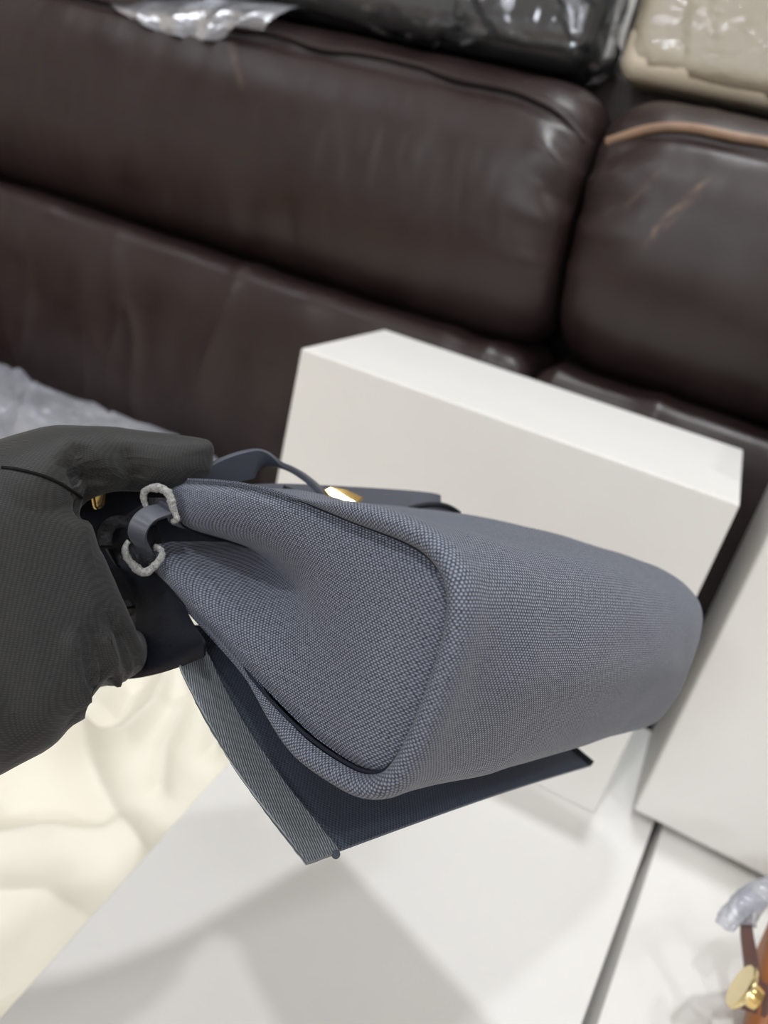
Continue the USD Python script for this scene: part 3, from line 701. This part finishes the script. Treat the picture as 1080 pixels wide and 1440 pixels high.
# ------------------------------------------------------------------ dust bag (crumpled cotton) left of the flat box
gx, gy = np.meshgrid(np.linspace(-.95, -.232, 220), np.linspace(.08, .80, 200), indexing='ij')
gx = gx - .034 * (gy - .2) / .6
z = .565 + .018 * (fbm(np.stack([gx * 5, gy * 5, 0 * gx], -1), 3, 51) - .5)
P2 = np.stack([gx, gy], -1).reshape(-1, 2)
def ridge(pix, amp, wdt, pw_=1.4):
    global z
    q = [on_z(x, y, .57)[:2] for x, y in pix]
    d = np.min([seg_dist(P2, a, b)[0] for a, b in zip(q[:-1], q[1:])], axis=0).reshape(gx.shape)
    z = z + 1.6 * amp * np.exp(-(d / (.8 * wdt)) ** pw_)
ridge([(0, 1060), (60, 1060), (108, 1072)], .012, .018)
ridge([(108, 1072), (170, 1045), (215, 1000), (235, 950)], .014, .016)
ridge([(108, 1072), (150, 1130), (195, 1200)], .012, .018)
ridge([(20, 1120), (80, 1130), (150, 1150)], -.012, .03)
ridge([(0, 1180), (80, 1160), (150, 1170)], .010, .022)
ridge([(140, 1010), (170, 1000), (190, 960)], -.010, .02)
ridge([(250, 930), (262, 990), (230, 1060), (225, 1110)], .008, .012)
ridge([(290, 935), (320, 980), (300, 1060)], .010, .012)
ridge([(0, 1270), (60, 1265), (120, 1290)], .012, .025)
ridge([(0, 1380), (60, 1340), (110, 1300)], -.010, .03)
z = z + .004 * (fbm(np.stack([gx * 26, gy * 26, 0 * gx], -1), 3, 52) - .5)
edge_d = np.minimum(np.minimum(gx + .95, np.max(gx) - gx + .02), np.minimum(gy - .08, .80 - gy))
z = SEAT + .004 + (z - SEAT) * (1 - np.exp(-np.clip(edge_d, 0, 1) / .012)) ** .7
top = np.stack([gx, gy, z], -1)
nG, mG = gx.shape
bot = top.copy(); bot[..., 2] = SEAT + .001
V = np.vstack([top.reshape(-1, 3), bot.reshape(-1, 3)])
Fq = [grid_faces(nG, mG, False), grid_faces(nG, mG, True) + nG * mG]
def rimf(idx, fl):
    a = idx; b = idx + nG * mG
    q = np.stack([a[:-1], a[1:], b[1:], b[:-1]], 1)
    if fl: q = q[:, ::-1]
    return np.vstack([q[:, [0, 1, 2]], q[:, [0, 2, 3]]])
ids = np.arange(nG * mG).reshape(nG, mG)
Fq += [rimf(ids[0], False), rimf(ids[-1], True), rimf(ids[:, 0], True), rimf(ids[:, -1], False)]
Fq = np.vstack(Fq); tmq = trimesh.Trimesh(V, Fq, process=False)
if tmq.volume < 0: Fq = Fq[:, ::-1]
dust = obj('dust_bag', (V, Fq), 'cream_cotton', None, smooth=50, label='crumpled cream cotton dust bag lying on the sofa seat below the gloved hand', cat='dust bag')

# ------------------------------------------------------------------ things wrapped in clear film
def wrapped(x0, x1, y0, y1, z0, z1, amp, seed, n=90, stretch=(1, 1, 1), cells=60):
    """a crinkled film bag: a rounded box whose skin is broken into flat facets with sharp creases between them"""
    from scipy.spatial import cKDTree
    b = trimesh.creation.box((x1 - x0, y1 - y0, z1 - z0))
    b = b.subdivide_to_size(max(x1 - x0, z1 - z0) / n)
    v = np.array(b.vertices); ext = np.array([x1 - x0, y1 - y0, z1 - z0]) / 2
    r = min(.03, ext.min() * .8); q = np.clip(v, -ext + r, ext - r); d = v - q; L = np.linalg.norm(d, axis=1, keepdims=True) + 1e-9
    nr = d / L; v = q + nr * r
    rg = np.random.default_rng(seed); h = 0
    for c, a in ((cells, 1.0), (cells * 5, .45), (cells * 22, .18)):
        sd = rg.uniform(-1, 1, (c, 3)) * ext * 1.1; A = rg.normal(0, 1, (c, 3)) * np.array(stretch); o = rg.uniform(-1, 1, c)
        w = v + .02 * (np.stack([fbm(v * 14, 2, seed + k) for k in range(3)], 1) - .5)
        dd, ii = cKDTree(sd * np.array(stretch)).query(w * np.array(stretch), k=3)
        lin = o[ii] + (A[ii] * (w[:, None] - sd[ii])).sum(-1) / (ext.mean() * 1.2)
        h = h + a * np.max(lin, axis=1)
    h = h - h.mean(); h = np.clip(h / (2.2 * h.std()), -1, 1)
    v = v + nr * (amp * h)[:, None]
    return v + np.array([(x0 + x1) / 2, (y0 + y1) / 2, (z0 + z1) / 2]), np.array(b.faces)
# black bag on the sofa top
bz = 1.222
t = thing('black_handbag', 'black leather bag wrapped in clear plastic on top of the sofa back', 'handbag', (-.62, 1.06, bz))
obj('body', rbox(-1.02, -.235, .932, 1.045, bz - .004, bz + .26, .022, 12), 'black_leather', t, smooth=40)
hpth = spline([(-.85, .99, bz + .25), (-.82, .99, bz + .36), (-.63, .99, bz + .42), (-.45, .99, bz + .36), (-.42, .99, bz + .25)], 60)
obj('handle', tube(hpth, .009, 12), 'black_leather', t, smooth=True)
v, f = wrapped(-1.06, -.222, .918, 1.054, bz + .004, bz + .47, .017, 7, cells=30)
obj('plastic_bag', (v, f), 'clear_film', None, smooth=28, label='clear crinkled plastic bag over the black bag', cat='plastic bag')
t = thing('cream_handbag', 'cream leather bag wrapped in clear plastic at the top right', 'handbag', (.1, 1.08, bz))
obj('body', rbox(-.205, .46, .962, 1.045, bz + .006, bz + .30, .02, 12), 'cream_leather', t, smooth=40)
v, f = wrapped(-.209, .49, .957, 1.052, bz + .006, bz + .40, .004, 19)
obj('plastic_bag', (v, f), 'clear_film', None, smooth=28, label='clear plastic bag over the cream bag at the top right', cat='plastic bag')
# a gathered end of the black bag's film hanging over the sofa seam
gu, gv = np.meshgrid(np.linspace(0, 1, 40), np.linspace(0, 1, 24), indexing='ij')
topL, botL = spline([on_y(x, y, .905) for x, y in [(150, 0), (240, 0), (330, 0), (420, 10)]], 40), spline([on_y(x, y, .868) for x, y in [(190, 30), (225, 44), (262, 52), (300, 54), (325, 38), (365, 40)]], 40)
DR = topL[:, None] * (1 - gv[..., None]) + botL[:, None] * gv[..., None]
DR[..., 1] += -.012 * np.sin(PI * gv) + .010 * np.abs(np.sin(gu * 13 + 2 * gv)) * gv + .006 * (fbm(np.stack([gu * 9, gv * 6, 0 * gu], -1), 2, 4) - .5)
obj('plastic_bag', shell(DR, .0006)[0], 'milky_film', None, smooth=28, label='gathered end of clear plastic hanging over the sofa seam at the top left', cat='plastic bag')
# plastic behind the hand at the left
v, f = wrapped(-.98, -.50, .69, .81, SEAT + .140, SEAT + .250, .010, 31, cells=24)
obj('plastic_wrap', (v, f), 'milky_film', None, smooth=28, label='milky crumpled plastic wrap behind the gloved wrist', cat='plastic wrap')

# ------------------------------------------------------------------ tan leather bag at the lower right
tb = thing('tan_handbag', 'tan brown leather bag with gold stud at the bottom right corner', 'handbag', (.27, .50, ZB))
def tz(px, py, z): return on_z(px, py, z)
pa = tz(1042, 1440, ZB + .02)
body_pts = []
for (px, py, z) in [(1062, 1480, ZB + .012), (1074, 1405, ZB + .02), (1084, 1345, ZB + .05), (1104, 1300, ZB + .075), (1190, 1300, ZB + .08), (1190, 1490, ZB + .012)]:
    body_pts.append(tz(px, py, z))
obj('body', hull_pts(body_pts, .010, 24), 'tan_leather', tb, smooth=40)
sp_ = spline([tz(1051, 1278, ZB + .085), tz(1050, 1310, ZB + .08), tz(1055, 1345, ZB + .07), tz(1058, 1385, ZB + .06), tz(1050, 1420, ZB + .045)], 50)
obj('strap', ribbon(sp_, (1, .25, .1), np.linspace(.007, .013, 50), .003), 'dark_tan_leather', tb, smooth=35)
bw_ = spline([tz(1053, 1400, ZB + .062), tz(1068, 1392, ZB + .062), tz(1078, 1402, ZB + .06), tz(1076, 1425, ZB + .05)], 30)
obj('strap_keeper', ribbon(bw_, (.3, 1, .3), .012, .003), 'dark_tan_leather', tb, smooth=35)
c0 = tz(1044, 1388, ZB + .072); nd = np.array([-.97, .12, .20]); nd /= np.linalg.norm(nd)
def disc(c, n, r, h):
    m = trimesh.creation.revolve([(0, -h / 2), (r * .93, -h / 2), (r, -h * .2), (r, h * .2), (r * .93, h / 2), (0, h / 2)], sections=48)
    m.apply_transform(trimesh.geometry.align_vectors([0, 0, 1], n)); m.apply_translation(c); return m
st = obj('stud', disc(c0, nd, .0160, .004), 'pale_gold', tb, smooth=40, label='round gold stud')
obj('post', disc(c0 - nd * .006, nd, .008, .010), 'gold', st, smooth=40)
wp = spline([tz(1020, 1298, ZB + .09), tz(1036, 1280, ZB + .095), tz(1056, 1262, ZB + .10), tz(1085, 1252, ZB + .105), tz(1120, 1258, ZB + .10)], 50)
wv, wf_ = tube(wp, np.linspace(.007, .010, 50), 20); wv = wv + (noise(wv * 300, 8)[:, None] - .5) * .004
wv2, wf2 = tube(spline([tz(1060, 1262, ZB + .10), tz(1052, 1285, ZB + .088), tz(1052, 1302, ZB + .083)], 30), np.linspace(.010, .006, 30), 18); wv2 = wv2 + (noise(wv2 * 300, 9)[:, None] - .5) * .003
obj('strap_wrap', cat_mesh((wv, wf_), (wv2, wf2)), 'milky_film', tb, smooth=True, label='milky plastic wrapped around the strap')
